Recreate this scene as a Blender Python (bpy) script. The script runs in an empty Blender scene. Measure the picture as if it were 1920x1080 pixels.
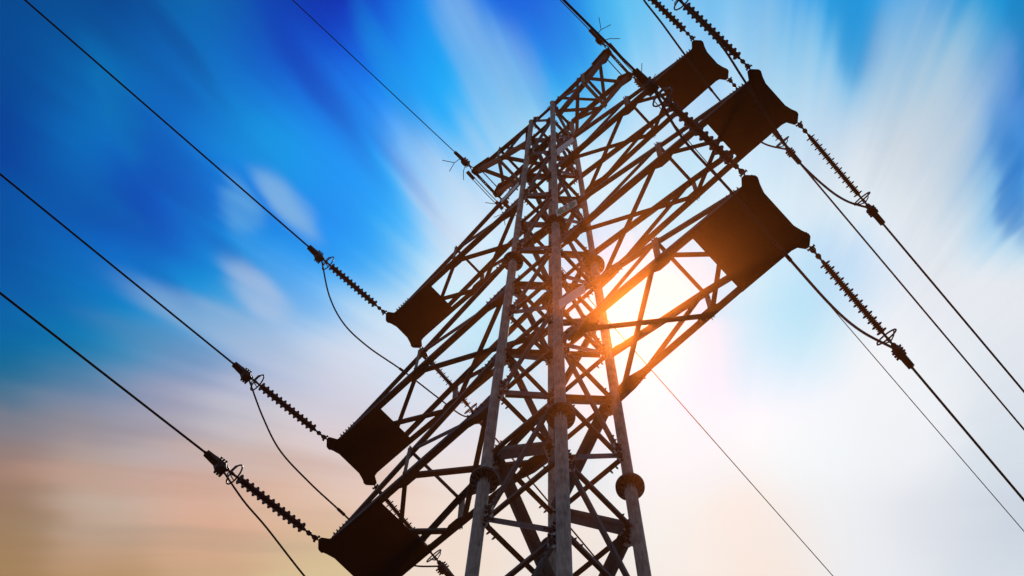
import bpy, math, random
from mathutils import Vector, Matrix

random.seed(7)
sc = bpy.context.scene
C = sc.collection
PI = math.pi
H0 = 28.53            # height of the lowest crossarm above the ground

# ---------------------------------------------------------------- camera
cam_d = bpy.data.cameras.new("camera")
cam_d.lens = 59.08
cam_d.sensor_width = 36.0
cam_d.clip_start = 0.05
cam_d.clip_end = 3000.0
cam = bpy.data.objects.new("camera", cam_d)
C.objects.link(cam)
RT = Vector((0.73376365, 0.67914476, 0.01879649)).normalized()
FW = Vector((-0.22854053, 0.22067759, 0.94819335)).normalized()
UP = RT.cross(FW).normalized()
m = Matrix((RT, UP, -FW)).transposed().to_4x4()
m.translation = Vector((7.2879, -8.2423, -26.9332 + H0))
cam.matrix_world = m
sc.camera = cam

# ---------------------------------------------------------------- sun
SUN = Vector((-0.18882, 0.28284, 0.94040)).normalized()
sun_el = math.asin(SUN.z)
sun_az = math.atan2(SUN.x, SUN.y)
sd = bpy.data.lights.new("sun", 'SUN')
sd.energy = 3.0
sd.angle = math.radians(0.53)
sd.color = (1.0, 0.86, 0.68)
sun = bpy.data.objects.new("sun", sd)
C.objects.link(sun)
sun.rotation_euler = (-SUN).to_track_quat('-Z', 'Y').to_euler()

# ---------------------------------------------------------------- exposure
sc.view_settings.view_transform = 'Standard'
sc.view_settings.look = 'None'
sc.view_settings.exposure = 0.0
sc.view_settings.gamma = 1.0
sc.cycles.use_denoising = True
sc.cycles.max_bounces = 5
sc.cycles.volume_bounces = 0

# ---------------------------------------------------------------- sky
# Cloud-deck colours, tabled by where the line of sight meets a flat deck
# overhead (x/z, y/z of the viewing direction), sRGB.
SKY = [
    (-0.3435, -0.1066, 10, 78, 150), (-0.3059, -0.0719, -4, 90, 159), (-0.2847, -0.0524, -28, 32, 112), (-0.2659, -0.0351, -35, 136, 206), (-0.2378, -0.0092, -35, 99, 162), 
    (-0.2120, 0.0145, -35, 88, 170), (-0.1933, 0.0317, -35, 4, 140), (-0.1793, 0.0446, -35, 44, 205), (-0.1582, 0.0640, -35, 129, 245), (-0.1442, 0.0768, 43, 239, 275), 
    (-0.1267, 0.0929, -35, 12, 206), (-0.1093, 0.1090, -35, 2, 190), (-0.0953, 0.1219, 81, 269, 275), (-0.0627, 0.1518, 109, 199, 256), (-0.0279, 0.1839, 119, 200, 253), 
    (0.0068, 0.2159, 55, 175, 253), (0.0300, 0.2371, -35, 144, 232), (0.0531, 0.2584, 75, 187, 259), (0.0762, 0.2796, -15, 136, 217), (0.1015, 0.3030, -35, 142, 223), 
    (-0.3750, -0.0786, -19, 77, 155), (-0.3463, -0.0523, -35, 94, 174), (-0.3224, -0.0304, -35, 144, 215), (-0.3010, -0.0107, -35, 78, 180), (-0.2724, 0.0156, -35, 144, 215), 
    (-0.2534, 0.0330, -35, 125, 239), (-0.2297, 0.0548, -35, 39, 204), (-0.2084, 0.0744, -35, 173, 261), (-0.1870, 0.0940, -35, 179, 269), (-0.1634, 0.1158, 160, 217, 261), 
    (-0.1374, 0.1396, -15, 177, 264), (-0.1232, 0.1527, -28, 158, 246), (-0.1020, 0.1722, 217, 247, 267), (-0.0667, 0.2046, 178, 220, 261), (-0.0314, 0.2370, 183, 237, 260), 
    (0.0085, 0.2737, 127, 196, 245), (0.0389, 0.3016, 105, 194, 243), (0.0623, 0.3231, 275, 275, 247), (0.0763, 0.3360, -35, 50, 200), (-0.2420, 0.0172, -35, 90, 195), 
    (-0.2220, 0.0334, -35, 32, 172), (-0.1995, 0.0562, -35, 72, 231), (-0.1807, 0.0736, -35, 149, 261), (-0.1664, 0.0910, -35, 173, 265), (-0.2243, 0.0908, -35, 139, 261), 
    (-0.1844, 0.1053, -6, 191, 262), (-0.2387, 0.0777, -35, 103, 260), (-0.2578, 0.0601, -35, 137, 225), (-0.1386, 0.1080, -30, 175, 269), (-0.1200, 0.1207, -35, 76, 235), 
    (-0.2692, 0.1086, -35, 153, 258), (-0.2785, 0.1464, -35, 135, 262), (-0.4072, -0.0499, -35, 65, 158), (-0.3709, -0.0166, -35, 124, 207), (-0.3346, 0.0167, -35, 107, 207), 
    (-0.3032, 0.0454, -35, 143, 233), (-0.2743, 0.0720, -35, 221, 252), (-0.2503, 0.0940, -35, 148, 266), (-0.2262, 0.1161, -35, 138, 266), (-0.2070, 0.1337, -35, 161, 266), 
    (-0.1878, 0.1513, 155, 229, 270), (-0.1543, 0.1821, 263, 263, 267), (-0.1065, 0.2259, 194, 238, 260), (-0.0588, 0.2697, 210, 245, 267), (-0.0231, 0.3024, 219, 233, 248), 
    (0.0125, 0.3351, 246, 246, 248), (0.0339, 0.3547, 223, 230, 241), (0.0505, 0.3699, -35, 94, 234), (0.0289, 0.3795, -11, 147, 222), (0.0385, 0.3883, -35, 90, 222), 
    (0.0207, 0.3743, 236, 236, 242), (-0.2486, 0.1275, -35, 165, 265), (-0.2305, 0.1394, 220, 246, 275), (-0.4403, -0.0204, -35, 88, 170), (-0.4035, 0.0133, -35, 90, 180), 
    (-0.3667, 0.0470, -35, 55, 172), (-0.3446, 0.0672, -35, 142, 241), (-0.3177, 0.0918, -35, 107, 233), (-0.2933, 0.1142, -35, 154, 261), (-0.2689, 0.1365, -30, 149, 257), 
    (-0.2519, 0.1522, 275, 275, 275), (-0.2251, 0.1767, 256, 268, 275), (-0.1838, 0.2145, 182, 242, 266), (-0.1353, 0.2589, 173, 245, 267), (-0.0917, 0.2988, 217, 250, 265), 
    (-0.0507, 0.3364, 239, 253, 259), (-0.0146, 0.3695, 275, 275, 275), (0.0143, 0.3959, 275, 275, 275), (0.0287, 0.4091, 202, 248, 256), (-0.4744, 0.0099, -35, 83, 165), 
    (-0.4395, 0.0418, -35, 115, 196), (-0.4121, 0.0668, -35, 110, 223), (-0.3897, 0.0873, -22, 135, 216), (-0.3649, 0.1100, -35, 136, 231), (-0.3475, 0.1258, 188, 205, 250), 
    (-0.3252, 0.1462, -35, 129, 267), (-0.3054, 0.1643, 167, 223, 262), (-0.2856, 0.1824, 275, 268, 259), (-0.2510, 0.2140, 197, 255, 275), (-0.2067, 0.2546, 142, 222, 263), 
    (-0.1649, 0.2928, 95, 222, 256), (-0.1158, 0.3377, 225, 255, 268), (-0.0840, 0.3668, 150, 210, 259), (-0.0546, 0.3936, 250, 255, 262), (-0.0180, 0.4271, 247, 245, 252), 
    (-0.4985, 0.0313, -35, 114, 193), (-0.4633, 0.0635, -35, 122, 192), (-0.4381, 0.0865, 55, 165, 214), (-0.4105, 0.1117, 93, 173, 237), (-0.3729, 0.1461, 146, 194, 236), 
    (-0.3353, 0.1804, 249, 249, 255), (-0.3028, 0.2100, 201, 238, 262), (-0.2604, 0.2487, 166, 237, 259), (-0.1982, 0.3055, 95, 222, 241), (-0.1759, 0.3259, 142, 222, 259), 
    (-0.1486, 0.3508, 164, 245, 268), (-0.1264, 0.3711, 95, 222, 260), (-0.0992, 0.3960, 272, 265, 264), (-0.0498, 0.4410, 236, 248, 258), (-0.5204, 0.0508, 8, 103, 144), 
    (-0.4848, 0.0832, 85, 127, 173), (-0.4442, 0.1203, 160, 157, 195), (-0.4062, 0.1549, 203, 203, 238), (-0.3683, 0.1895, 213, 223, 245), (-0.3304, 0.2240, 222, 237, 257), 
    (-0.2675, 0.2814, 171, 231, 255), (-0.2048, 0.3386, 232, 241, 272), (-0.1473, 0.3910, 262, 262, 274), (-0.0924, 0.4411, 250, 259, 264), (-0.0427, 0.4864, 235, 243, 253), 
    (-0.5412, 0.0693, 103, 123, 156), (-0.5027, 0.1043, 141, 148, 178), (-0.4643, 0.1393, 145, 153, 184), (-0.4260, 0.1742, 197, 206, 221), (-0.3827, 0.2137, 215, 215, 233), 
    (-0.3242, 0.2670, 219, 235, 251), (-0.5609, 0.0869, 186, 143, 128), (-0.5222, 0.1222, 196, 162, 147), (-0.4835, 0.1574, 209, 194, 195), (-0.4448, 0.1926, 214, 201, 199), 
    (-0.4011, 0.2323, 235, 221, 223), (-0.3422, 0.2860, 241, 238, 250), (-0.2911, 0.3325, 218, 243, 253), (-0.2375, 0.3813, 241, 257, 266), (-0.1765, 0.4368, 250, 263, 268), 
    (-0.1258, 0.4830, 251, 257, 263), (-0.0752, 0.5290, 225, 238, 249), (-0.5853, 0.1086, 153, 123, 107), (-0.5383, 0.1513, 206, 194, 176), (-0.4941, 0.1916, 231, 184, 162), 
    (-0.4499, 0.2317, 242, 194, 170), (-0.4032, 0.2742, 243, 210, 193), (-0.3566, 0.3165, 252, 240, 224), (-0.6087, 0.1294, 166, 139, 105), (-0.5613, 0.1725, 205, 172, 157), 
    (-0.5034, 0.2250, 232, 180, 153), (-0.4615, 0.2631, 222, 190, 157), (-0.3987, 0.3201, 254, 231, 218), (-0.3466, 0.3675, 250, 243, 238), (-0.2841, 0.4241, 252, 255, 252), 
    (-0.2427, 0.4618, 258, 247, 239), (-0.2012, 0.4994, 248, 254, 259), (-0.1522, 0.5440, 230, 238, 248), (-0.1084, 0.5837, 209, 222, 236), (-0.6356, 0.1533, 177, 138, 98), 
    (-0.5823, 0.2016, 192, 150, 103), (-0.5291, 0.2498, 209, 176, 138), (-0.4814, 0.2930, 228, 208, 160), (-0.4101, 0.3577, 253, 237, 219), (-0.3442, 0.4174, 248, 239, 232), 
    (-0.2917, 0.4651, 260, 252, 245), (-0.2524, 0.5007, 261, 245, 232), (-0.2002, 0.5481, 247, 253, 260), (-0.1350, 0.6072, 230, 240, 251), 
]
WISPS = [
    (-0.3312, 0.0841, -10.391, 47.1258, -116.794, -33.1829, (100, 178, 238), 0.6),
    (-0.3087, 0.0945, -2.1818, 45.7383, -120.6071, -10.8816, (140, 195, 240), 0.75),
    (-0.3601, 0.1297, 3.5107, 37.8245, -93.2858, 4.2771, (188, 210, 240), 0.65),
    (-0.1576, 0.1167, -6.1054, 16.3504, -68.7826, -26.691, (158, 205, 246), 0.5),
    (-0.1542, 0.1508, -11.0023, 20.4028, -79.6379, -43.8851, (158, 205, 246), 0.4),
    (-0.2347, 0.1725, -4.6462, 18.9156, -46.0712, -13.3054, (212, 228, 250), 0.55),
    (-0.199, 0.1729, -8.4744, 20.9852, -55.5511, -24.1157, (190, 220, 250), 0.4),
    (0.0081, 0.3355, -7.9239, 9.2905, -29.5048, -21.7433, (203, 218, 232), 0.5),
    (0.0351, 0.3874, -14.413, 25.138, -83.1305, -40.7052, (0, 122, 212), 0.6),
    (0.022, 0.247, -16.5844, 26.0821, -50.7934, -28.5033, (15, 150, 222), 0.6),
    (0.0935, 0.3213, -16.4105, 25.9134, -81.9198, -42.8094, (20, 140, 205), 0.6),
    (-0.0285, 0.2485, -7.0635, 13.1784, -37.7891, -18.5861, (178, 216, 245), 0.4),
    (-0.0038, 0.3067, -11.8627, 12.9277, -60.7366, -48.8314, (200, 222, 238), 0.3),
    (-0.5145, 0.1626, 7.7377, 9.0963, -66.0396, 64.7357, (208, 160, 138), 0.4),
    (-0.5247, 0.211, 7.0006, 8.3472, -83.5937, 78.8269, (176, 160, 142), 0.3),
    (-0.4439, 0.2062, 8.7065, 11.4894, -92.3459, 74.5995, (212, 182, 170), 0.4),
    (-0.5176, 0.1085, 8.7312, 11.6113, -76.2357, 66.6032, (150, 145, 155), 0.35),
    (-0.3934, 0.1283, 6.5001, 16.1912, -79.353, 31.5942, (172, 198, 228), 0.5),
    (-0.4309, 0.1077, 8.363, 17.9429, -93.5956, 45.5169, (100, 150, 195), 0.35),
    (-0.4504, 0.2521, 9.3954, 13.8785, -105.4612, 72.2828, (226, 190, 168), 0.35),
    (-0.2798, -0.0219, -2.8671, 18.4376, -148.4773, -26.8119, (0, 60, 145), 0.3),
    (-0.2321, 0.0482, -3.9764, 14.9163, -85.8251, -25.6024, (0, 66, 190), 0.4),
    (-0.2313, 0.0979, -2.3678, 17.717, -148.5396, -24.1936, (0, 110, 225), 0.35),
    (-0.3393, -0.0192, -8.0279, 24.5566, -92.0708, -36.6411, (0, 125, 195), 0.5),
    (-0.3445, 0.0396, -1.4601, 15.9079, -84.4016, -11.5957, (0, 82, 182), 0.35),
    (-0.3916, 0.0476, -0.4519, 18.8076, -117.5157, -8.57, (0, 105, 195), 0.3),
    (-0.2034, 0.0878, -6.505, 19.3482, -119.937, -43.7936, (0, 160, 242), 0.35),
]
STREAK = (-0.2478, 0.4571)


def lin(c):
    return tuple(((v / 255) / 12.92 if v / 255 <= 0.04045 else ((v / 255 + 0.055) / 1.055) ** 2.4) for v in c)

world = bpy.data.worlds.new("World")
sc.world = world
world.use_nodes = True
nt = world.node_tree
for n in list(nt.nodes):
    nt.nodes.remove(n)
N = nt.nodes.new
LK = nt.links.new

def mth(op, a, b=None, c=None, clamp=False):
    n = N('ShaderNodeMath'); n.operation = op; n.use_clamp = clamp
    for i, v in enumerate((a, b, c)):
        if v is None: continue
        if isinstance(v, (int, float)): n.inputs[i].default_value = v
        else: LK(v, n.inputs[i])
    return n.outputs[0]

def vmt(op, a, b=None, c=None, scale=None, out=0):
    n = N('ShaderNodeVectorMath'); n.operation = op
    for i, v in enumerate((a, b, c)):
        if v is None: continue
        if isinstance(v, (tuple, list)): n.inputs[i].default_value = v
        else: LK(v, n.inputs[i])
    if scale is not None:
        if isinstance(scale, (int, float)): n.inputs['Scale'].default_value = scale
        else: LK(scale, n.inputs['Scale'])
    return n.outputs[out]

tc = N('ShaderNodeTexCoord')
dirn = vmt('NORMALIZE', tc.outputs['Generated'])
sep = N('ShaderNodeSeparateXYZ'); LK(dirn, sep.inputs[0])
zc = mth('MAXIMUM', sep.outputs[2], 0.15)
px = mth('DIVIDE', sep.outputs[0], zc)
py = mth('DIVIDE', sep.outputs[1], zc)
cmb = N('ShaderNodeCombineXYZ'); LK(px, cmb.inputs[0]); LK(py, cmb.inputs[1])
P0 = cmb.outputs[0]
# wind-drawn streaks, fanning out from one point low in the deck
rel = vmt('SUBTRACT', P0, (STREAK[0], STREAK[1], 0))
srel = N('ShaderNodeSeparateXYZ'); LK(rel, srel.inputs[0])
ang = mth('ARCTAN2', srel.outputs[1], srel.outputs[0])
rad = vmt('LENGTH', rel, out=1)
rhat = vmt('NORMALIZE', rel)
def streak_noise(ka, kr, seed, detail=2.0):
    cv = N('ShaderNodeCombineXYZ')
    LK(mth('MULTIPLY', ang, ka), cv.inputs[0]); LK(mth('MULTIPLY', rad, kr), cv.inputs[1]); cv.inputs[2].default_value = seed
    nz = N('ShaderNodeTexNoise'); nz.noise_dimensions = '3D'
    LK(cv.outputs[0], nz.inputs['Vector']); nz.inputs['Scale'].default_value = 1.0
    nz.inputs['Detail'].default_value = detail; nz.inputs['Roughness'].default_value = 0.5
    return mth('SUBTRACT', nz.outputs[0], 0.5)
rfade = mth('MULTIPLY', mth('SUBTRACT', rad, 0.06), 4.0, clamp=True)
s1 = mth('MULTIPLY', streak_noise(9.0, 3.0, 1.3), 0.055)
s2 = mth('MULTIPLY', streak_noise(22.0, 2.0, 7.1), 0.03)
shift = mth('MULTIPLY', mth('ADD', s1, s2), rfade)
puff = N('ShaderNodeTexNoise'); puff.inputs['Scale'].default_value = 9.0; puff.inputs['Detail'].default_value = 4.0
LK(P0, puff.inputs['Vector'])
pv = vmt('SCALE', vmt('SUBTRACT', puff.outputs['Color'], (0.5, 0.5, 0.5)), scale=0.022)
pv = vmt('MULTIPLY', pv, (1, 1, 0))
PW = vmt('ADD', vmt('ADD', P0, vmt('SCALE', rhat, scale=shift)), pv)

SIG = 0.034
acc = None; wac = None
for (x, y, r, g, b) in SKY:
    d = vmt('DISTANCE', PW, (x, y, 0), out=1)
    w = mth('EXPONENT', mth('MULTIPLY', mth('MULTIPLY', d, d), -1.0 / SIG ** 2))
    cs = vmt('SCALE', (r / 255, g / 255, b / 255), scale=w)
    acc = cs if acc is None else vmt('ADD', acc, cs)
    wac = w if wac is None else mth('ADD', wac, w)
gm = N('ShaderNodeGamma'); gm.inputs[1].default_value = 2.2
LK(vmt('MAXIMUM', vmt('SCALE', acc, scale=mth('DIVIDE', 1.0, mth('MAXIMUM', wac, 1e-12))), (0, 0, 0)), gm.inputs[0])
cloud = gm.outputs[0]

# single streaked wisps and darker bands
def mixc(fac, a, b):
    n = N('ShaderNodeMix'); n.data_type = 'RGBA'; n.clamp_factor = True
    LK(fac, n.inputs['Factor'])
    for s, v in ((6, a), (7, b)):
        if isinstance(v, tuple): n.inputs[s].default_value = (*v, 1)
        else: LK(v, n.inputs[s])
    return n.outputs[2]
fine = streak_noise(26.0, 3.0, 3.7, 2.0)
for (x, y, a1, a2, b1, b2, col, op) in WISPS:
    q = vmt('SUBTRACT', PW, (x, y, 0))
    u = vmt('DOT_PRODUCT', q, (a1, a2, 0), out=1)
    v = vmt('DOT_PRODUCT', q, (b1, b2, 0), out=1)
    e = mth('ADD', mth('MULTIPLY', u, u), mth('MULTIPLY', v, v))
    soft = mth('EXPONENT', mth('MULTIPLY', mth('POWER', e, 2.0), -0.7))
    fac = mth('MULTIPLY', soft, mth('MULTIPLY_ADD', fine, 0.75, op), clamp=True)
    cloud = mixc(fac, cloud, lin(col))
# faint fibrous brightness along the streaks
fib = mth('MULTIPLY_ADD', mth('MULTIPLY', streak_noise(60.0, 1.6, 11.0, 3.0), rfade), 0.07, 1.0)
cloud = vmt('SCALE', cloud, scale=fib)

nish = N('ShaderNodeTexSky'); nish.sky_type = 'NISHITA'; nish.sun_disc = False
nish.sun_elevation = sun_el; nish.sun_rotation = sun_az
nish.air_density = 1.0; nish.dust_density = 2.0
low = vmt('SCALE', nish.outputs[0], scale=0.15)
mr = N('ShaderNodeMapRange'); mr.interpolation_type = 'SMOOTHSTEP'
LK(sep.outputs[2], mr.inputs[0]); mr.inputs[1].default_value = 0.62; mr.inputs[2].default_value = 0.78
skyc = mixc(mr.outputs[0], low, cloud)
bg = N('ShaderNodeBackground'); LK(skyc, bg.inputs[0]); bg.inputs[1].default_value = 1.0
wo = N('ShaderNodeOutputWorld'); LK(bg.outputs[0], wo.inputs[0])
world.cycles.sampling_method = 'NONE'

HAZE_D = 0.0027  # haze added so the sun scatters into an orange flare glow
HAZE_G = 0.966
HAZE_C = (0.10, 0.026, 0.0045)

# ---------------------------------------------------------------- materials
def steel(name, col, rough, metal, scale=6.0, var=0.35, bump=0.15):
    mt = bpy.data.materials.new(name); mt.use_nodes = True
    t = mt.node_tree; b = t.nodes['Principled BSDF']
    g = t.nodes.new('ShaderNodeTexCoord')
    n1 = t.nodes.new('ShaderNodeTexNoise'); n1.inputs['Scale'].default_value = scale; n1.inputs['Detail'].default_value = 6
    mp = t.nodes.new('ShaderNodeMapping'); mp.inputs['Scale'].default_value = (3.0, 3.0, 0.35)
    n2 = t.nodes.new('ShaderNodeTexNoise'); n2.inputs['Scale'].default_value = scale * 3; n2.inputs['Detail'].default_value = 4
    t.links.new(g.outputs['Object'], n1.inputs['Vector'])
    t.links.new(g.outputs['Object'], mp.inputs[0]); t.links.new(mp.outputs[0], n2.inputs['Vector'])
    mx = t.nodes.new('ShaderNodeMath'); mx.operation = 'ADD'
    t.links.new(n1.outputs[0], mx.inputs[0]); t.links.new(n2.outputs[0], mx.inputs[1])
    cr = t.nodes.new('ShaderNodeValToRGB')
    cr.color_ramp.elements[0].position = 0.35; cr.color_ramp.elements[1].position = 0.65
    cr.color_ramp.elements[0].color = (*[c * (1 - var) for c in col], 1)
    cr.color_ramp.elements[1].color = (*[c * (1 + var) for c in col], 1)
    hf = t.nodes.new('ShaderNodeMath'); hf.operation = 'MULTIPLY'; hf.inputs[1].default_value = 0.5
    t.links.new(mx.outputs[0], hf.inputs[0]); t.links.new(hf.outputs[0], cr.inputs[0])
    t.links.new(cr.outputs[0], b.inputs['Base Color'])
    b.inputs['Roughness'].default_value = rough; b.inputs['Metallic'].default_value = metal
    if bump:
        bp = t.nodes.new('ShaderNodeBump'); bp.inputs['Strength'].default_value = bump; bp.inputs['Distance'].default_value = 0.01
        t.links.new(hf.outputs[0], bp.inputs['Height']); t.links.new(bp.outputs[0], b.inputs['Normal'])
    return mt

M_PIPE = steel('weathered_pipe_steel', (0.36, 0.285, 0.235), 0.62, 0.0, 3.5, 0.45)
M_ANGLE = steel('brown_angle_steel', (0.10, 0.078, 0.065), 0.6, 0.0, 5.0, 0.35)
M_ORANGE_LIT = steel('orange_lit_steel', (0.30, 0.10, 0.045), 0.8, 0.0, 9.0, 0.3)  # orange sunlight on the steel, put into its base colour
M_GUSSET_LIT = steel('lit_gusset_steel', (0.46, 0.39, 0.33), 0.6, 0.0, 7.0, 0.3)  # sunlit look of the gussets painted in as a brighter steel
M_POST_LIT = steel('lit_post_steel', (0.24, 0.19, 0.13), 0.6, 0.0, 7.0, 0.3)  # paler than the chords: light on the posts is in the colour
M_BOLT = steel('dark_bolt_steel', (0.045, 0.035, 0.03), 0.5, 0.0, 20.0, 0.2, 0)
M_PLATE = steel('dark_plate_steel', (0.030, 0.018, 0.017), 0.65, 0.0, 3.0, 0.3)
M_FIT = steel('dark_fitting_steel', (0.05, 0.043, 0.04), 0.45, 0.3, 14.0, 0.3)
M_RUBBER = steel('maroon_silicone_rubber', (0.055, 0.022, 0.022), 0.6, 0.0, 10.0, 0.2, 0)
M_WIRE = steel('weathered_wire', (0.016, 0.014, 0.013), 0.8, 0.0, 4.0, 0.2, 0)
M_BLANK = steel('blank_sign_face', (0.78, 0.72, 0.65), 0.6, 0.0, 6.0, 0.12, 0)
M_GREEN = steel('green_sign_paint', (0.09, 0.36, 0.23), 0.5, 0.0, 12.0, 0.15, 0)
M_CONC = steel('footing_concrete', (0.32, 0.31, 0.29), 0.9, 0.0, 2.0, 0.2)

# ---------------------------------------------------------------- mesh helpers
class MB:
    def __init__(s): s.v = []; s.f = []; s.mi = []
    def add(s, vs, fs, mi=0):
        o = len(s.v); s.v += [tuple(p) for p in vs]
        s.f += [tuple(i + o for i in f) for f in fs]; s.mi += [mi] * len(fs)
    def build(s, name, mats, parent=None, smooth=False):
        me = bpy.data.meshes.new(name)
        me.from_pydata(s.v, [], s.f)
        mats = mats if isinstance(mats, (list, tuple)) else [mats]
        for mt in mats: me.materials.append(mt)
        if len(mats) > 1:
            for p, i in zip(me.polygons, s.mi): p.material_index = i
        me.update()
        if smooth:
            me.shade_smooth(); 
            me.set_sharp_from_angle(angle=math.radians(38))
        o = bpy.data.objects.new(name, me); C.objects.link(o)
        if parent: o.parent = parent
        return o

def V(*a): return Vector(a)
def frame(ax, hint=None):
    ax = ax.normalized()
    h = hint if hint is not None else V(0, 0, 1)
    if abs(ax.dot(h.normalized())) > 0.98: h = V(1, 0, 0)
    u = (h - ax * h.dot(ax)).normalized()
    return u, ax.cross(u).normalized()

def tube(mb, p0, p1, r0, r1=None, n=20, mi=0, caps=True):
    r1 = r0 if r1 is None else r1
    u, w = frame(p1 - p0)
    vs = []
    for p, r in ((p0, r0), (p1, r1)):
        for k in range(n):
            a = 2 * PI * k / n
            vs.append(p + u * (r * math.cos(a)) + w * (r * math.sin(a)))
    fs = [(k, (k + 1) % n, n + (k + 1) % n, n + k) for k in range(n)]
    if caps: fs += [tuple(reversed(range(n))), tuple(range(n, 2 * n))]
    mb.add(vs, fs, mi)

def poly_tube(mb, pts, rs, n=10, mi=0, closed=False):
    m_ = len(pts)
    if isinstance(rs, (int, float)): rs = [rs] * m_
    vs = []; u = None
    for i, p in enumerate(pts):
        if closed: t = pts[(i + 1) % m_] - pts[i - 1]
        else: t = pts[min(i + 1, m_ - 1)] - pts[max(i - 1, 0)]
        t.normalize()
        if u is None: u, w = frame(t)
        else:
            u = (u - t * u.dot(t)).normalized(); w = t.cross(u)
        for k in range(n):
            a = 2 * PI * k / n
            vs.append(p + u * (rs[i] * math.cos(a)) + w * (rs[i] * math.sin(a)))
    fs = []
    for i in range(m_ if closed else m_ - 1):
        j = (i + 1) % m_
        fs += [(i * n + k, i * n + (k + 1) % n, j * n + (k + 1) % n, j * n + k) for k in range(n)]
    if not closed: fs += [tuple(reversed(range(n))), tuple(range((m_ - 1) * n, m_ * n))]
    mb.add(vs, fs, mi)

def lathe(mb, o, ax, prof, n=24, mi=0):
    u, w = frame(ax); ax = ax.normalized()
    vs = []; 
    for (t, r) in prof:
        for k in range(n):
            a = 2 * PI * k / n
            vs.append(o + ax * t + u * (r * math.cos(a)) + w * (r * math.sin(a)))
    fs = []
    for i in range(len(prof) - 1):
        fs += [(i * n + k, i * n + (k + 1) % n, (i + 1) * n + (k + 1) % n, (i + 1) * n + k) for k in range(n)]
    fs += [tuple(reversed(range(n))), tuple(range((len(prof) - 1) * n, len(prof) * n))]
    mb.add(vs, fs, mi)

def prism(mb, poly, nrm, th, mi=0):
    """poly: list of points in one plane, extruded by th along nrm (centred)"""
    n = len(poly); d = nrm.normalized() * (th / 2)
    vs = [p - d for p in poly] + [p + d for p in poly]
    fs = [tuple(reversed(range(n))), tuple(range(n, 2 * n))]
    fs += [(k, (k + 1) % n, n + (k + 1) % n, n + k) for k in range(n)]
    mb.add(vs, fs, mi)

def angle(mb, p0, p1, fl1, fl2, w=0.10, t=0.010, w2=None, mi=0):
    """rolled steel L-profile from p0 to p1; its legs point along fl1 and fl2"""
    ax = (p1 - p0).normalized()
    a = (fl1 - ax * fl1.dot(ax)).normalized()
    b = fl2 - ax * fl2.dot(ax); b = (b - a * b.dot(a)).normalized()
    w2 = w if w2 is None else w2
    pr = [(0, 0), (w, 0), (w, t), (t, t), (t, w2), (0, w2)]
    vs = [p0 + a * x + b * y for x, y in pr] + [p1 + a * x + b * y for x, y in pr]
    fs = [(5, 4, 3, 2, 1, 0), (6, 7, 8, 9, 10, 11)] + [(k, (k + 1) % 6, 6 + (k + 1) % 6, 6 + k) for k in range(6)]
    mb.add(vs, fs, mi)

def box(mb, c, ux, uy, uz, sx, sy, sz, mi=0):
    ux, uy, uz = ux.normalized() * sx / 2, uy.normalized() * sy / 2, uz.normalized() * sz / 2
    vs = [c + ux * i + uy * j + uz * k for i in (-1, 1) for j in (-1, 1) for k in (-1, 1)]
    mb.add(vs, [(0, 1, 3, 2), (4, 6, 7, 5), (0, 4, 5, 1), (2, 3, 7, 6), (0, 2, 6, 4), (1, 5, 7, 3)], mi)

def bolt(mb, p, n, r=0.018, h=0.045, mi=0):
    """hex nut with the thread end sticking out of it"""
    n = n.normalized()
    tube(mb, p, p + n * h * 0.6, r * 1.25, n=6, mi=mi)
    tube(mb, p, p + n * h, r * 0.62, n=8, mi=mi)

def bolts_line(mb, p0, p1, k, n, r=0.018, h=0.045, mi=0):
    for i in range(k):
        bolt(mb, p0.lerp(p1, (i + 0.5) / k), n, r, h, mi)

def empty(name, loc, label=None, cat=None, group=None):
    o = bpy.data.objects.new(name, None); C.objects.link(o)
    o.location = loc; o.empty_display_size = 0.3
    if label: o['label'] = label
    if cat: o['category'] = cat
    if group: o['group'] = group
    return o

def tag(o, label, cat, group=None, kind=None):
    if label: o['label'] = label
    if cat: o['category'] = cat
    if group: o['group'] = group
    if kind: o['kind'] = kind
    return o

# ---------------------------------------------------------------- ground and added glow haze
def ground_material():
    mt = bpy.data.materials.new('grass_field'); mt.use_nodes = True
    t = mt.node_tree; b = t.nodes['Principled BSDF']
    n1 = t.nodes.new('ShaderNodeTexNoise'); n1.inputs['Scale'].default_value = 60; n1.inputs['Detail'].default_value = 8
    cr = t.nodes.new('ShaderNodeValToRGB')
    cr.color_ramp.elements[0].color = (0.010, 0.008, 0.006, 1); cr.color_ramp.elements[1].color = (0.034, 0.027, 0.018, 1)
    t.links.new(n1.outputs[0], cr.inputs[0]); t.links.new(cr.outputs[0], b.inputs['Base Color'])
    b.inputs['Roughness'].default_value = 0.95
    return mt
mb = MB()
G = 24; S = 270.0
vs = []
for i in range(G + 1):
    for j in range(G + 1):
        x = -S + 2 * S * i / G; y = -S + 2 * S * j / G
        r = math.hypot(x, y)
        vs.append(V(x, y, 0 if r < 120 else (math.sin(x * .03) + math.cos(y * .04)) * min(1, (r - 120) / 150) * .35))
mb.add(vs, [(i * (G + 1) + j, (i + 1) * (G + 1) + j, (i + 1) * (G + 1) + j + 1, i * (G + 1) + j + 1) for i in range(G) for j in range(G)])
g = mb.build('ground', ground_material()); g['kind'] = 'structure'

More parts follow.
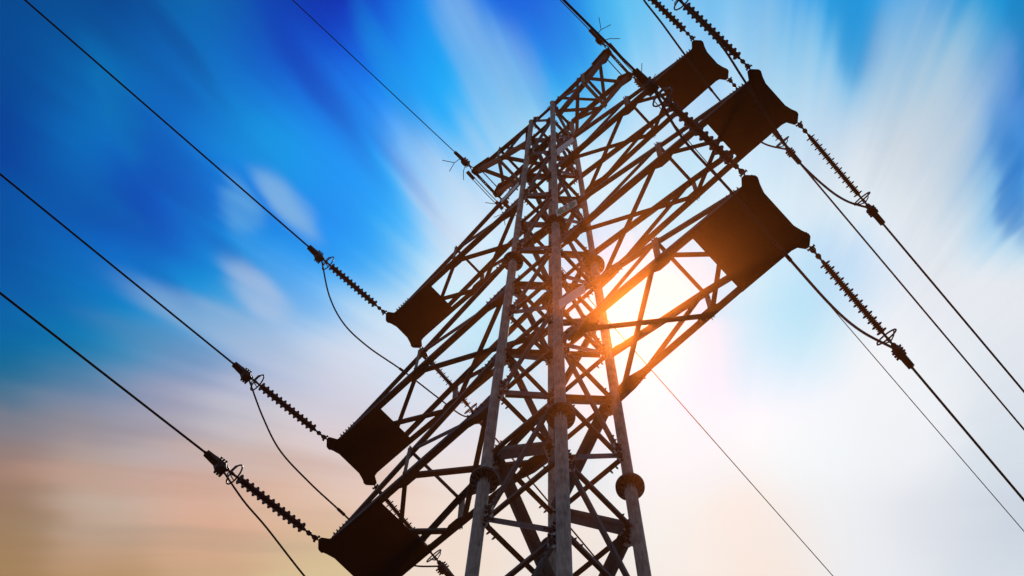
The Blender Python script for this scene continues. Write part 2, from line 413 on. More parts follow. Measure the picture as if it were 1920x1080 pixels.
HAZE = True
if HAZE:
    mb = MB()
    box(mb, V(0, 0, 24.9), V(1, 0, 0), V(0, 1, 0), V(0, 0, 1), 560, 560, 52.2)
    hm = bpy.data.materials.new('added_glow_air'); hm.use_nodes = True  # added volume, stands in for the orange flare over the steel
    t = hm.node_tree
    for n in list(t.nodes):
        if n.type == 'BSDF_PRINCIPLED': t.nodes.remove(n)
    pvn = t.nodes.new('ShaderNodeVolumePrincipled')
    pvn.inputs['Color'].default_value = (*HAZE_C, 1)
    pvn.inputs['Density'].default_value = HAZE_D
    pvn.inputs['Anisotropy'].default_value = HAZE_G
    out = [n for n in t.nodes if n.type == 'OUTPUT_MATERIAL'][0]
    t.links.new(pvn.outputs[0], out.inputs['Volume'])
    hz = mb.build('glow_haze', hm); hz['kind'] = 'stuff'

# ---------------------------------------------------------------- tower
Z = V(0, 0, 1)
def hw(z): return 0.7369 - 0.0152 * z            # half width of the tower body, z above the lowest arm
LEV = [0.0, 2.12, 4.15, 6.10, 8.36, 10.62, 12.88, 15.0, 17.1, 19.05, 21.05]
lower = [-2.45 * k for k in range(1, 12)]
tower = empty('transmission_tower', (0, 0, 0),
              'tall steel lattice tower with four pipe legs and eight crossarms, seen from below', 'tower')

LEGS = [(1, -1), (-1, -1), (-1, 1), (1, 1)]
def legp(k, z, off=0.0):
    sx, sy = LEGS[k]; a = hw(z) + off
    return V(sx * a, sy * a, z + H0)

def leg_r(z): return 0.097 if z < -3.48 else (0.090 if z < 7.65 else 0.070)
FL = [(-14.2, 0.10, 0.097), (-3.48, 0.097, 0.090), (7.65, 0.090, 0.070)]
for k in range(4):
    mb = MB()
    zs = [-H0 + 0.35, -14.2, -3.48, 7.65, 21.17]
    for i in range(4):
        tube(mb, legp(k, zs[i]), legp(k, zs[i + 1]), leg_r((zs[i] + zs[i + 1]) / 2), n=32)
    # base plate
    tube(mb, legp(k, -H0 + 0.30), legp(k, -H0 + 0.35), 0.32, n=32)
    tube(mb, legp(k, 21.16), legp(k, 21.18), 0.080, n=32)
    leg = mb.build('leg', M_PIPE, tower, smooth=True)
    ax = (legp(k, 1) - legp(k, 0)).normalized()
    for (zf, rb, rt_) in FL:
        fb = MB(); o = legp(k, zf)
        u, w = frame(ax)
        tube(fb, o - ax * 0.034, o - ax * 0.002, 0.225, n=36)
        tube(fb, o + ax * 0.002, o + ax * 0.034, 0.225, n=36)
        for q in range(12):
            a = 2 * PI * q / 12
            dr = u * math.cos(a) + w * math.sin(a)
            sd_ = dr.cross(ax)
            for sgn in (-1, 1):
                r_ = rb if sgn < 0 else rt_
                b0 = o + ax * sgn * 0.034
                prism(fb, [b0 + dr * (r_ - .01), b0 + dr * 0.215, b0 + dr * 0.205 + ax * sgn * 0.03, b0 + dr * (r_ - .01) + ax * sgn * 0.19], sd_, 0.008)
            a2 = a + PI / 12
            dr2 = u * math.cos(a2) + w * math.sin(a2)
            for sgn in (-1, 1):
                bolt(fb, o + dr2 * 0.19 + ax * sgn * 0.034, ax * sgn, 0.014, 0.05)
        fb.build('flange', M_ANGLE, leg)
    ft = MB()
    c = legp(k, -H0 + 0.0)
    box(ft, V(c.x, c.y, 0.05), V(1, 0, 0), V(0, 1, 0), Z, 0.9, 0.9, 0.5)
    ft.build('footing', M_CONC, tower)

# bracing: zigzag in every face with a horizontal at every level
ALLV = sorted(lower + LEV)
z0i = ALLV.index(0.0)
faces = [(0, 1, V(0, -1, 0)), (1, 2, V(-1, 0, 0)), (2, 3, V(0, 1, 0)), (3, 0, V(1, 0, 0))]
# start leg of the zigzag at even levels: near-left face starts on the left leg, next on the far leg ...
even_leg = {0: 1, 1: 2, 2: 3, 3: 0}
def facept(k, j, z, nrm, d_in):
    """point on leg k, shifted towards leg j by d_in, on the face's outer side"""
    p = legp(k, z); q = legp(j, z)
    return p + (q - p).normalized() * d_in
for fi, (ka, kb, nrm) in enumerate(faces):
    ev = even_leg[fi]; od = kb if ev == ka else ka
    for i, z in enumerate(ALLV):
        if z < -26: continue
        even = (i - z0i) % 2 == 0
        r = leg_r(z)
        inw = -nrm
        big = (z in (0.0, 6.10, 12.88))
        host, other = (ev, od) if even else (od, ev)
        # horizontal
        mb = MB()
        p0 = facept(host, other, z, nrm, r * 0.8); p1 = facept(other, host, z, nrm, r * 0.9)
        off = nrm * 0.0
        angle(mb, p0 + off, p1 + off, V(0, 0, -1) if fi in (0, 3) else Z, inw, 0.085, 0.008)
        bolts_line(mb, p1.lerp(p0, 0.04) + Z * -0.04, p1.lerp(p0, 0.2) + Z * -0.04, 2, nrm, 0.013, 0.04)
        bolts_line(mb, p1.lerp(p0, 0.04) + Z * -0.04, p1.lerp(p0, 0.2) + Z * -0.04, 2, inw, 0.013, 0.045)
        mb.build('horizontal_brace', M_ANGLE, tower)
        # gusset on the host leg, lying in the face
        gs = 0.36 if not big else 0.46
        h = legp(host, z); dirh = (legp(other, z) - h).normalized()
        up_ = (legp(host, z + 1) - h).normalized()
        a = r - 0.012
        mb = MB()
        pl = [(a, -gs), (a + 0.09, -gs), (a + 0.20, -gs * 0.45), (a + 0.20, gs * 0.45), (a + 0.09, gs), (a, gs)]
        gp = [h + dirh * x + up_ * y - nrm * 0.008 for x, y in pl]
        prism(mb, gp, nrm, 0.010)
        for sy in (-1, 1):
            for (bx, by) in ((a + 0.055, gs * 0.80), (a + 0.075, gs * 0.56), (a + 0.125, gs * 0.40), (a + 0.065, gs * 0.26), (a + 0.145, gs * 0.13)):
                q = h + dirh * bx + up_ * by * sy
                bolt(mb, q, nrm, 0.018, 0.05, 1); bolt(mb, q - nrm * 0.016, inw, 0.018, 0.055, 1)
        mb.build('gusset_plate', [M_GUSSET_LIT, M_BOLT], tower)
        # diagonal from this host up to the next level's host (on the other leg)
        if i + 1 < len(ALLV):
            z2 = ALLV[i + 1]
            h2 = legp(other, z2)
            s0 = h + dirh * (r + 0.06) + up_ * 0.12
            s1 = h2 - dirh * (leg_r(z2) + 0.06) - up_ * 0.12
            mb = MB()
            ax = (s1 - s0).normalized()
            side = ax.cross(nrm)
            if side.z > 0: side = -side
            wd = 0.09 if fi in (0, 3) else (0.10 if z > -2.4 else 0.16)
            s0 = s0 + nrm * 0.006; s1 = s1 + nrm * 0.006
            angle(mb, s0 - side * wd / 2, s1 - side * wd / 2, side, inw if fi in (0, 3) else inw, wd, 0.009)
            for e0, e1 in ((s0, s1), (s1, s0)):
                bolts_line(mb, e0.lerp(e1, 0.02), e0.lerp(e1, 0.14), 3, nrm, 0.015, 0.04)
            mb.build('diagonal_brace', M_ANGLE, tower)
# plan bracing at the arm levels
for z in (0.0, 6.10, 12.88, 2.12, 8.36, 15.0):
    for (ka, kb) in ((0, 2), (1, 3)):
        mb = MB()
        p, q = legp(ka, z), legp(kb, z)
        dz = V(0, 0, 0.02 if ka == 0 else -0.02)
        angle(mb, p.lerp(q, 0.08) + dz, p.lerp(q, 0.92) + dz, (q - p).cross(Z), Z if ka == 0 else -Z, 0.08, 0.008)
        mb.build('plan_brace', M_ANGLE, tower)

# ---------------------------------------------------------------- crossarms
def crossarm(s, zk, L, w0, ear, xn, hn, zt, label):
    """one arm; s = +1/-1 side. zk level, L ear line, w0 half width at the plate, node at xn with height hn, root top at zt"""
    Y = lambda x: hw(zk) + (w0 - hw(zk)) * (x - hw(zk)) / (L - 1.38 - hw(zk)) if x < L - 1.38 else w0
    a0 = hw(zk); at = hw(zt)
    X = V(s, 0, 0)
    def B(x, sy, dz=0.0): return V(s * x, sy * Y(x), H0 + zk + dz)
    xt = L - 0.22; ht = 0.20
    def ztop(x):
        if x < xn: return (zt - zk) + (hn - (zt - zk)) * (x - at) / (xn - at)
        return hn + (ht - hn) * (x - xn) / (xt - xn)
    def T(x, sy): return V(s * x, sy * (Y(x) - 0.012), H0 + zk + ztop(x))
    cw = 0.125
    mb = MB()
    for sy in (-1, 1):
        out_ = V(0, sy, 0)
        angle(mb, B(a0 + 0.13, sy) , B(L - 0.2, sy), -out_, Z, cw, 0.012)          # bottom chord
        angle(mb, T(at + 0.12, sy), T(xn + 0.10, sy), V(0, 0, -1), -out_, 0.11, 0.010)
        angle(mb, T(xn - 0.02, sy) - out_ * 0.012, T(xt, sy) - out_ * 0.012, V(0, 0, -1), -out_, 0.10, 0.010)
        # root plates holding the chords on the pipe
        for z_, wid, hgt in ((zk, 0.62, 0.26), (zt, 0.50, 0.20)):
            c = V(s * hw(z_), sy * (hw(z_) + 0.0), H0 + z_)
            r = leg_r(z_)
            sl = 0.0 if z_ == zk else -0.44
            pp = [c + X * (r - .01) + Z * -hgt, c + X * (r + wid * .55) + Z * (-hgt * .8 + sl * wid * .55), c + X * (r + wid) + Z * (-0.04 + sl * wid),
                  c + X * (r + wid) + Z * (0.09 + sl * wid), c + X * (r + .1) + Z * hgt, c + X * (r - .01) + Z * hgt]
            pp = [q - out_ * 0.010 for q in pp]
            prism(mb, pp, V(0, 1, 0), 0.010)
            for q in range(5):
                f = q / 4
                bp = c + X * (r + 0.12 + (wid - 0.2) * f) + Z * (0.02 + sl * (0.12 + (wid - .2) * f))
                bolt(mb, bp + out_ * 0.002, out_, 0.016, 0.05); bolt(mb, bp - out_ * 0.02, -out_, 0.016, 0.05)
        # horizontal root gusset for the plan diagonals
        c = B(a0 + 0.16, sy)
        prism(mb, [c + Z * -0.012, c + X * 0.66 + Z * -0.012, c + X * 0.60 - out_ * 0.13 + Z * -0.012, c + X * 0.22 - out_ * 0.20 + Z * -0.012, c - out_ * 0.16 + Z * -0.012], Z, 0.010)
        for q in range(5):
            bolt(mb, c + X * (0.12 + 0.1 * q) - out_ * 0.06 - Z * 0.017, -Z, 0.014, 0.04)
    arm = mb.build('crossarm', M_ANGLE, tower)
    arm['label'] = label
    # bottom face bracing
    def brace(p, q, f1, f2, w=0.08, mat=M_ANGLE, nm='arm_brace', t=0.008):
        b = MB(); angle(b, p, q, f1, f2, w, t)
        return b.build(nm, mat, arm)
    ins = 0.06
    x0 = a0 + 0.30
    for (sa, dz) in ((-1, -0.016), (1, 0.0)):
        p = B(x0, sa, dz) - V(0, sa * ins, 0); q = B(xn - 0.10, -sa, dz) + V(0, sa * ins, 0)
        brace(p, q, V(s, 0, 0).cross(Z) * 0 + (q - p).cross(Z), Z, 0.092)
        p = B(xn + 0.12, sa, dz) - V(0, sa * ins, 0); q = B(L - 0.50, -sa, dz) + V(0, sa * ins, 0)
        brace(p, q, (q - p).cross(Z), Z, 0.085)
    # node gussets under the chords
    for sy in (-1, 1):
        b = MB()
        c = B(xn, sy, -0.006)
        out_ = V(0, sy, 0)
        prism(b, [c - X * 0.24, c - X * 0.22 - out_ * 0.12, c - X * .10 - out_ * 0.17, c + X * .10 - out_ * 0.17, c + X * 0.24 - out_ * 0.12, c + X * 0.26], Z, 0.009)
        for q in (-0.18, -0.09, 0.1, 0.2):
            bolt(b, c + X * q - out_ * 0.05 - Z * 0.006, -Z, 0.012, 0.035)
        b.build('node_plate', M_ANGLE, arm)
        # post from bottom node to top node
        b = MB()
        p, q = B(xn + 0.02, sy) - out_ * 0.0, T(xn + 0.02, sy)
        angle(b, p + X * -0.05, q + X * -0.05 + Z * 0.05, X, out_ * 0.5 + X * 0.0, 0.10, 0.008, 0.055)
        bolts_line(b, q + Z * -0.08, q + Z * 0.06, 2, out_, 0.014, 0.05)
        bolts_line(b, p + Z * 0.02, p + Z * 0.12, 2, out_, 0.014, 0.05)
        b.build('arm_post', M_POST_LIT, arm)
        # side brace from the top node back down to the bottom chord
        p, q = T(xn - 0.06, sy) - out_ * 0.015, B(a0 + 0.72, sy) + Z * 0.05 - out_ * 0.015
        brace(p, q, V(0, 0, -1), -out_, 0.07)
    # struts across
    brace(T(xn - 0.02, -1) + V(0, .02, -0.03), T(xn - 0.02, 1) + V(0, -.02, -0.03), V(0, 0, -1), X, 0.065, nm='arm_strut')
    # end plate with its two ears
    o = [(-1.38, w0 + .012), (-.30, w0 + .012), (-.20, w0 + .035), (-.11, ear - .01), (-.04, ear), (.09, ear - .13), (.10, ear - .18), (.05, ear - .30), (.01, ear - .44)]
    if zk == 0: o[-1] = (.005, ear - .46)
    pl = [(x, y) for x, y in o] + [(x, -y) for x, y in reversed(o)]
    pts = [V(s * (L + x), y, H0 + zk - 0.022) for x, y in pl]
    b = MB(); 
    if s < 0: pts = pts[::-1]
    prism(b, pts, Z, 0.016)
    for sy in (-1, 1):
        # upstanding ribs at the ears, bolts along the plate edge
        c = V(s * (L - .02), sy * (ear - .12), H0 + zk)
        box(b, c + V(0, 0, 0.05), X, V(0, 1, 0), Z, 0.14, 0.012, 0.12)
        box(b, V(s * (L + .06), sy * (ear - .19), H0 + zk - .02), X, V(0, 1, 0), Z, 0.05, 0.07, 0.09)
        for q in range(6):
            bolt(b, V(s * (L - 0.28 - 0.075 * q), sy * (w0 + 0.0), H0 + zk + 0.10 + 0.012 * q), V(0, sy, 0.3), 0.014, 0.05)
        for q in range(9):
            bolt(b, V(s * (L - 0.3 - 0.12 * q), sy * (w0 - 0.05), H0 + zk - 0.03), -Z, 0.010, 0.018)
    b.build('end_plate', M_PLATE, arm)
    return arm

ARMS = [('lowest', 0.0, 5.0, 0.68, 0.84, 2.95, 1.15, 2.12), ('middle', 6.10, 5.95, 0.545, 0.74, 3.42, 1.15, 8.36), ('uppermost', 12.88, 5.14, 0.47, 0.63, 2.87, 1.02, 15.0)]
arm_of = {}
for (nm, zk, L, w0, ear, xn, hn, zt) in ARMS:
    for s in (1, -1):
        arm_of[(nm, s)] = crossarm(s, zk, L, w0, ear, xn, hn, zt,
            nm + ' of the three crossarms reaching out to the ' + ('upper right' if s > 0 else 'lower left'))

def small_arm(s):
    X = V(s, 0, 0)
    L = 2.62; zt = 21.10; zb = 19.05; xn = 1.60
    def T(x, sy): return V(s * x, sy * (hw(zt) + (0.50 - hw(zt)) * x / L), H0 + zt)
    def zbt(x): return zb + (19.95 - zb) * (x - .45) / (xn - .45) if x < xn else 19.95 + (21.0 - 19.95) * (x - xn) / (L - xn)
    def B(x, sy): 
        p = T(x, sy); return V(p.x, p.y, H0 + zbt(x))
    mb = MB()
    for sy in (-1, 1):
        out_ = V(0, sy, 0)
        angle(mb, T(hw(zt) + .06, sy), T(L - .05, sy), -out_, V(0, 0, -1), 0.13, 0.010)
    arm = mb.build('crossarm', M_ANGLE, tower)
    arm['label'] = 'short ground wire crossarm at the very top on the ' + ('right' if s > 0 else 'left')
    def brace(p, q, f1, f2, w=0.08, mat=M_ANGLE, nm='arm_brace', t=0.008):
        b = MB(); angle(b, p, q, f1, f2, w, t); return b.build(nm, mat, arm)
    for sy in (-1, 1):
        out_ = V(0, sy, 0)
        mat = M_ORANGE_LIT if s < 0 else M_ANGLE  # left chords carry painted orange sunlight
        brace(B(hw(zb) + .10, sy), B(xn, sy), -out_, Z, 0.13, mat, 'lower_chord')
        brace(B(xn, sy), B(L - .04, sy), -out_, Z, 0.13, mat, 'lower_chord')
        b = MB()
        p, q = B(xn, sy), T(xn, sy)
        angle(b, p - Z * .08, q + Z * .05, X, out_, 0.10, 0.008, 0.05)
        bolts_line(b, q - Z * .1, q + Z * .04, 2, out_, 0.014, 0.05)
        b.build('arm_post', M_POST_LIT, arm)
        # side diagonal
        brace(B(xn - .05, sy) - out_ * .012, T(hw(zt) + .2, sy) - out_ * .012, V(0, 0, -1), -out_, 0.07)
    brace(T(xn, -1) - Z * .03, T(xn, 1) - Z * .03, X, V(0, 0, -1), 0.08, nm='arm_strut')
    brace(B(xn, -1) - Z * .02, B(xn, 1) - Z * .02, X, V(0, 0, -1), 0.09, M_GUSSET_LIT, nm='arm_strut')  # lit strut: brighter colour stands in for the light on it
    for (sa, dz) in ((-1, 0.02), (1, 0.05)):
        for (xa, xb) in ((.62, xn - .1), (xn + .1, L - .25)):
            p, q = B(xa, sa) + Z * dz, B(xb, -sa) + Z * dz
            brace(p, q, (q - p).cross(Z), Z, 0.10)
        p, q = T(.62, sa) - Z * dz, T(xn - .1, -sa) - Z * dz
        brace(p, q, (q - p).cross(Z), V(0, 0, -1), 0.07)
    # tip: two parallel bored strips and the knuckle plates
    b = MB()
    zz = H0 + 21.02
    for xo, ww in ((0.02, 0.085), (-0.16, 0.03)):
        for k in range(7):                 # strip made of short links with the gaps of its holes
            y0, y1 = -0.50 + k * (1.0 / 7), -0.50 + (k + 1) * (1.0 / 7)
            if xo > 0 and k in (2, 3):
                for e in (-1, 1):
                    box(b, V(s * (L + xo + e * ww * .36), (y0 + y1) / 2, zz), V(1, 0, 0), V(0, 1, 0), Z, ww * .28, (y1 - y0), .012)
                for ye in (y0 + .015, y1 - .015):
                    box(b, V(s * (L + xo), ye + (.02 if ye < (y0+y1)/2 else -.02), zz), V(1, 0, 0), V(0, 1, 0), Z, ww * .46, .06, .0115)
            else:
                box(b, V(s * (L + xo), (y0 + y1) / 2, zz), V(1, 0, 0), V(0, 1, 0), Z, ww, (y1 - y0), .012)
    for sy in (-1, 1):
        c = V(s * L, sy * .50, H0 + 21.03)
        prism(b, [c + V(s * .10, sy * .02, 0), c + V(s * .08, -sy * .12, 0), c + V(-s * .25, -sy * .24, 0), c + V(-s * .50, -sy * .16, 0), c + V(-s * .60, sy * .03, 0), c + V(-s * .05, sy * .10, 0)], Z, .014)
        prism(b, [c + V(-s * .40, 0, .06), c + V(s * .03, 0, .09), c + V(s * .05, 0, -.10), c + V(-s * .36, 0, -.26)], V(0, 1, 0), .012)
        for q in range(3):
            bolt(b, c + V(-s * (.05 + .1 * q), sy * .01, .02), V(0, sy, 0), .016, .06)
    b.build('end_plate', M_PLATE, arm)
    return arm
sa_r, sa_l = small_arm(1), small_arm(-1)

# ---------------------------------------------------------------- number signs near the arm roots
def sign(parent, corners, green=False):
    cs = [V(x, y, z + H0) for x, y, z in corners]
    nrm = (cs[1] - cs[0]).cross(cs[3] - cs[0]).normalized()
    if nrm.y > 0: nrm = -nrm
    b = MB(); prism(b, cs, nrm, 0.008)
    if green:
        def at(u, v): return cs[0].lerp(cs[1], u).lerp(cs[3].lerp(cs[2], u), v) + nrm * 0.0075
        pts = [at(.06, .5), at(.12, .2), at(.22, .10), at(.80, .10), at(.90, .2), at(.95, .5), at(.88, .85), at(.78, .92), at(.2, .92), at(.1, .8)]
        prism(b, pts, nrm, 0.004, 1)
        for (u0, u1) in ((.36, .46), (.54, .66)):           # two worn pale characters
            prism(b, [p + nrm * .004 for p in (at(u0, .25), at(u1, .25), at(u1, .48), at(u0 + .03, .48), at(u0 + .03, .56), at(u1, .56), at(u1 - .01, .8), at(u0, .8))], nrm, 0.003)
    o = b.build('number_sign', [M_BLANK, M_GREEN], parent)
    # brackets
    for u in (.25, .75):
        q = cs[0].lerp(cs[1], u)
        c = MB(); box(c, q + V(0, .06, 0.0), V(1, 0, 0), V(0, 1, 0), Z, .03, .14, .03)
        c.build('bracket', M_ANGLE, parent)
    return o
sign(arm_of[('lowest', 1)], [(.86, -.85, 1.66), (1.46, -.85, 1.37), (1.49, -.85, .87), (.88, -.85, 1.13)])
sg = sign(arm_of[('middle', 1)], [(.82, -.85, 7.66), (1.40, -.85, 7.12), (1.44, -.85, 6.60), (.87, -.85, 7.07)], True); sg['label'] = 'green number sign with a pale border'
sign(arm_of[('uppermost', 1)], [(.81, -.75, 13.46), (1.35, -.75, 13.22), (1.41, -.75, 12.72), (.85, -.75, 12.69)])
sign(arm_of[('uppermost', -1)], [(-1.04, -.75, 13.30), (-.46, -.75, 13.56), (-.44, -.75, 13.22), (-1.02, -.75, 12.96)])

# ---------------------------------------------------------------- insulator strings
# built once along local +Y (string direction), local Z up, local X sideways
def ring_pts(c, nx, nz, rx, rz, n=40):
    return [c + nx * (rx * math.cos(2 * PI * k / n)) + nz * (rz * math.sin(2 * PI * k / n)) for k in range(n)]
Yv = V(0, 1, 0); Xv = V(1, 0, 0)
def proto_string():
    root = empty('insulator_string', (0, 0, 0))
    b = MB()
    # shackle, bolt, ball eye, link
    poly_tube(b, [V(-.035, .02, 0), V(-.035, .09, 0), V(-.012, .125, 0), V(.012, .125, 0), V(.035, .09, 0), V(.035, .02, 0)], .017, 8)
    tube(b, V(0, .0, 0), V(0, .2, 0), .018, n=8)
    tube(b, V(-.075, .03, 0), V(.075, .03, 0), .014, n=8)
    tube(b, V(-.075, .03, 0), V(-.060, .03, 0), .026, n=6); tube(b, V(.060, .03, 0), V(.075, .03, 0), .026, n=6)
    poly_tube(b, [V(0, .12, -.03), V(0, .17, -.03), V(0, .19, 0), V(0, .17, .03), V(0, .12, .03)], .010, 8)
    lathe(b, V(0, .17, 0), Yv, [(0, .02), (.02, .045), (.06, .050), (.09, .030), (.11, .018), (.14, .016), (.15, .030), (.20, .032), (.22, .018)], 16)
    b.build('end_fitting', M_FIT, root, True)
    b = MB()
    prof = [(0.36, .028)]
    y = .38
    for k in range(13):
        for (rr, adv) in ((.102, .045), (.060, .038), (.060, .040)):
            if k == 12 and rr < .07: continue
            prof += [(y, .040), (y + .004, rr * .55), (y + .009, rr * .97), (y + .015, rr), (y + .022, rr * .96), (y + .021, rr * .5), (y + .025, .041)]
            y += adv * 1.0
        # spacing per big shed .123
    prof += [(y + .01, .022), (2.03, .022)]
    prof = [prof[0]] + prof[1:]
    lathe(b, V(0, 0, 0), Yv, prof, 24)
    b.build('insulator_rod', M_RUBBER, root, True)
    # grading ring with two support arms
    b = MB()
    c = V(.0, 2.0, 0.02)
    poly_tube(b, ring_pts(c, Xv, Z, .20, .20), .015, 10, closed=True)
    for a in (35, 145, 270):
        d = V(math.cos(math.radians(a)), 0, math.sin(math.radians(a)))
        poly_tube(b, [c + d * .20, c + d * .13 + Yv * .07, V(0, 2.10, 0) + d * .02], .011, 8)
    b.build('grading_ring', M_FIT, root, True)
    # strain clamp
    b = MB()
    lathe(b, V(0, 2.06, 0), Yv, [(0, .03), (.10, .034), (.12, .022), (.17, .020), (.19, .042), (.24, .055), (.29, .042), (.31, .02), (.36, .018)], 16)
    # body: side outline, boat shaped
    side = [(2.34, .035), (2.42, .05), (2.60, .050), (2.66, .060), (2.74, .045), (2.98, .040), (2.99, -.030), (2.90, -.040), (2.78, -.075), (2.66, -.095), (2.62, -.20), (2.52, -.235), (2.40, -.19), (2.33, -.07)]
    prism(b, [V(0, y, z) for y, z in side], Xv, .12)
    poly_tube(b, [V(0, 2.62, .005), V(0, 2.8, .01), V(0, 3.02, .0)], [.055, .045, .028], 12)
    for yy in (2.40, 2.48, 2.56):
        for xx in (-.078, .078):
            tube(b, V(xx, yy, -.25), V(xx, yy + .02, .075), .011, n=8)
            tube(b, V(xx, yy + .015, .055), V(xx, yy + .017, .08), .022, n=6)
            tube(b, V(xx, yy, -.24), V(xx, yy + .002, -.16), .022, n=6)
        box(b, V(0, yy + .01, .055), Xv, Yv, Z, .20, .045, .025)
        box(b, V(0, yy, -.215), Xv, Yv, Z, .20, .05, .035)
    b.v = [(x, 2.02 + (y - 2.06) * 0.69, z * .92) for x, y, z in b.v]
    b.build('strain_clamp', M_FIT, root)
    return root
proto = proto_string()
def copy_tree(o, parent=None):
    c = o.copy(); C.objects.link(c)
    if parent: c.parent = parent
    for ch in [x for x in bpy.data.objects if x.parent == o]:
        copy_tree(ch, c)
    return c

SLOPE = 0.19
names_arm = {0: 'lowest', 1: 'middle', 2: 'uppermost'}
first = True
ENDS = {}
for ai, (nm, zk, L, w0, ear, xn, hn, zt) in enumerate(ARMS):
    for s in (1, -1):
        for sy in (-1, 1):
            t = proto if first else copy_tree(proto)
            first = False
            dx = {(1, -1): -.055, (1, 1): -.02, (-1, -1): -.012, (-1, 1): -.03}[(s, sy)]
            if s < 0: dx = {-1: -.012, 1: -.035}[sy]
            d = V(dx, sy, -SLOPE).normalized()
            org = V(s * (L - .03), sy * (ear + .0), H0 + zk - .02)
            xx = d.cross(Z).normalized(); zz = xx.cross(d).normalized()
            mm = Matrix((xx, d, zz)).transposed().to_4x4(); mm.translation = org
            t.matrix_world = mm
            away = 'upper left' if sy < 0 else 'lower right'
            side = 'right' if s > 0 else 'left'
            tag(t, f'ribbed insulator string pulling to the {away} from the {nm} {side} crossarm', 'insulator', 'insulator strings on the crossarms')
            ENDS[(ai, s, sy)] = (mm, d)

# ---------------------------------------------------------------- wires
def sag_line(p, d, length=250, span=430):
    h = V(d.x, d.y, 0); hl = h.length; sl = d.z / hl; h.normalize()
    pts = []
    t = 0
    while t < length:
        pts.append(p + h * t + V(0, 0, sl * t * (1 - t / span)))
        t += 1.0 if t < 24 else 8.0
    return pts
for (ai, s, sy), (mm, d) in ENDS.items():
    nm = names_arm[ai]
    side = 'right' if s > 0 else 'left'; away = 'upper left' if sy < 0 else 'lower right'
    b = MB()
    st = mm @ V(0, 2.5, .0)
    d2 = d.copy()
    if s > 0 and sy > 0: d2 = V(d.x + .0, d.y, d.z)
    if s > 0 and sy < 0: d2 = V(-.03, d.y, d.z)
    poly_tube(b, sag_line(st, d2), 0.022, 8)
    o = b.build('conductor', M_WIRE, None, True)
    tag(o, f'black conductor wire running to the {away} from the {nm} {side} crossarm', 'power line', 'conductors of the line')

JUMP = {
 (2, -1): [(-5.44, -2.10, 11.68), (-5.54, -1.43, 11.26), (-5.43, -.67, 10.98), (-5.22, .33, 10.92), (-5.20, 1.50, 11.30), (-5.29, 2.41, 11.93)],
 (1, -1): [(-6.12, -2.23, 5.04), (-6.20, -1.54, 4.57), (-6.12, -.70, 4.24), (-6.07, .18, 4.16), (-6.2, 1.5, 4.5), (-6.2, 2.3, 5.0)],
 (0, -1): [(-4.99, -2.45, -.9), (-4.89, -1.92, -1.26), (-4.83, -.99, -1.74), (-4.85, 0, -1.92), (-4.9, 1.3, -1.6), (-4.95, 2.3, -.9)],
 (0, 1): [(4.72, -2.22, -1.04), (4.78, -1.21, -1.66), (4.77, .08, -1.92), (4.73, 1.31, -1.61), (4.75, 2.2, -1.0)],
 (1, 1): [(5.87, -1.87, 4.77), (5.77, -1.05, 4.34), (5.60, .06, 4.15), (5.52, .8, 4.27), (5.56, 1.71, 4.67), (5.66, 2.35, 5.12)],
 (2, 1): [(4.92, -2.30, 11.84), (4.90, -1.71, 11.42), (4.84, -.94, 11.06), (4.76, .07, 10.90), (4.71, 1.2, 11.17), (4.77, 2.08, 11.67)],
}
def catmull(P, n=10):
    Q = [P[0] * 2 - P[1]] + P + [P[-1] * 2 - P[-2]]
    out = []
    for i in range(1, len(Q) - 2):
        for k in range(n):
            t = k / n
            a, b_, c, d = Q[i - 1], Q[i], Q[i + 1], Q[i + 2]
            out.append(0.5 * ((b_ * 2) + (c - a) * t + (a * 2 - b_ * 5 + c * 4 - d) * t * t + (b_ * 3 - a - c * 3 + d) * t ** 3))
    out.append(Q[-2])
    return out
for (ai, s), pts in JUMP.items():
    m0 = ENDS[(ai, s, -1)][0]; m1 = ENDS[(ai, s, 1)][0]
    P = [m0 @ V(0, 2.32, -.10), m0 @ V(0, 2.22, -.17)] + [V(x, y, z + H0) for x, y, z in pts] + [m1 @ V(0, 2.22, -.17), m1 @ V(0, 2.32, -.10)]
    b = MB()
    poly_tube(b, catmull(P), 0.023 if s > 0 else 0.019, 8)
    # sleeves near the middle
    tgt = P[len(P) // 2]; q2 = P[len(P) // 2 + 1]
    dd = (q2 - P[len(P) // 2 - 1]).normalized()
    tube(b, tgt - dd * .10, tgt + dd * .10, .032, n=10)
    o = b.build('jumper_cable', M_WIRE, None, True)
    side = 'right' if s > 0 else 'left'
    tag(o, f'slack jumper cable looping beneath the end plate of the {names_arm[ai]} {side} crossarm', 'jumper cable', 'jumper cables under the arms')

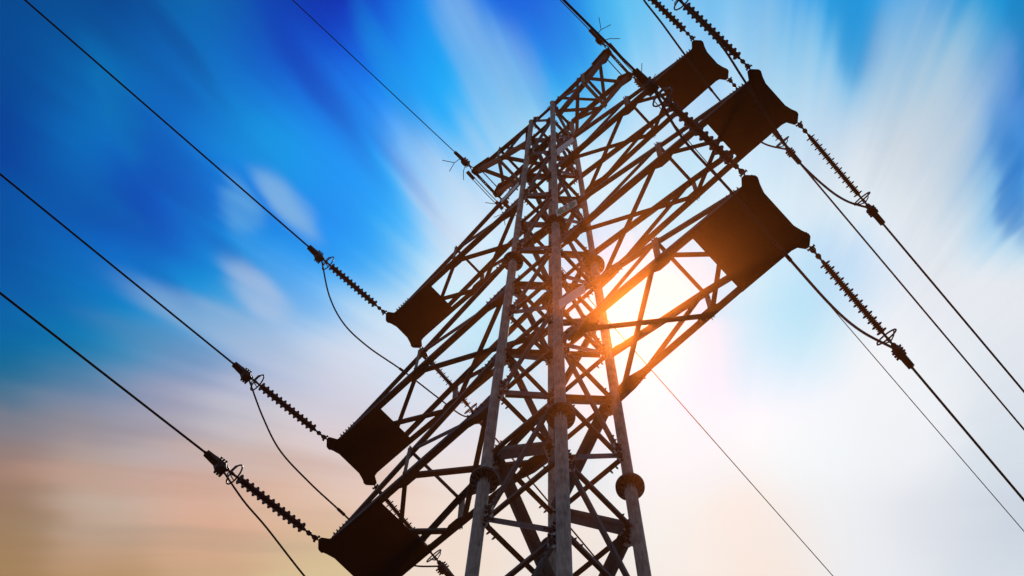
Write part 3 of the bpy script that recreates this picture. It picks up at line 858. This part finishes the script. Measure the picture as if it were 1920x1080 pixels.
# ---------------------------------------------------------------- ground wires and their clamps at the top arms
for s in (1, -1):
    side = 'right' if s > 0 else 'left'
    for sy in (-1, 1):
        away = 'upper left' if sy < 0 else 'lower right'
        dx = {(1, -1): -.02, (1, 1): -.012, (-1, -1): -.015, (-1, 1): -.005}[(s, sy)]
        d = V(dx, sy, -SLOPE).normalized()
        org = V(s * 2.66, sy * .52, H0 + 21.25)
        xx = d.cross(Z).normalized(); zz = xx.cross(d).normalized()
        mm = Matrix((xx, d, zz)).transposed().to_4x4(); mm.translation = org
        t = empty('ground_wire_clamp', (0, 0, 0))
        t.matrix_world = mm
        tag(t, f'dark bolted wire clamp on the {away} side of the {side} top arm', 'wire clamp', 'clamps holding the ground wires')
        b = MB()
        poly_tube(b, [V(-.03, -.05, -.03), V(-.03, .10, 0), V(.03, .10, 0), V(.03, -.05, -.03)], .014, 8)
        tube(b, V(-.08, 0, -.02), V(.08, 0, -.02), .018, n=8)
        tube(b, V(0, .08, 0), V(0, .22, 0), .03, n=8)
        b.build('shackle', M_FIT, t)
        b = MB()
        prism(b, [V(0, y, z) for y, z in ((.18, .05), (.34, .07), (.48, .05), (.78, .03), (.79, -.02), (.52, -.06), (.42, -.12), (.28, -.13), (.19, -.07))], Xv, .09)
        for yy in (.24, .32, .40):
            for xx_ in (-.07, .07):
                tube(b, V(xx_, yy, -.14), V(xx_, yy, .09), .014, n=8)
            box(b, V(0, yy, .06), Xv, Yv, Z, .19, .05, .03)
        lathe(b, V(0.05, .33, .02), Xv, [(0, .09), (.04, .10), (.06, .07)], 14)
        b.build('clamp_body', M_FIT, t)
        b = MB()
        e = s if xx.x > 0 else -s
        for k, (a0, ln) in enumerate(((.50, .34), (.28, .30))):
            q = V(0, a0, .03)
            e1 = q + V(e * .24, .05 - .16 * k, -.04)
            e2 = e1 + V(e * .20, .30 - .52 * k, .03)
            poly_tube(b, [q, e1, e2], .011, 6)
            if k == 0: poly_tube(b, [e1, e1 + V(e * .30, -.10, .02)], .010, 6)
        b.build('wire_tail', M_WIRE, t)
        b = MB()
        poly_tube(b, sag_line(mm @ V(0, .5, 0), d), 0.0135, 8)
        o = b.build('ground_wire', M_WIRE, None, True)
        tag(o, f'thin ground wire running to the {away} from the {side} top arm', 'ground wire', 'ground wires at the tower top')
    # slack loop joining both clamps under the arm tip
    b = MB()
    zz = H0 + 21.05
    for xo in (2.76, 2.83):
        poly_tube(b, catmull([V(s * xo, -.62, zz + .0), V(s * xo, -.2, zz - .05), V(s * xo, .3, zz - .07), V(s * xo, .9, zz - .02)]), .012, 8)
    for ya in (-.62, .62):
        tube(b, V(s * 2.795, ya, zz - .01), V(s * 2.795, ya + .30, zz - .05), .055, n=10)
    o = b.build('bonding_cable', M_WIRE)
    tag(o, f'short bonding cable looped around the tip of the {side} top arm', 'cable', 'bonding cables at the top arm tips')
    p0 = V(s * 2.62, -.25, zz - .02)
for o_ in list(bpy.data.objects):
    pass
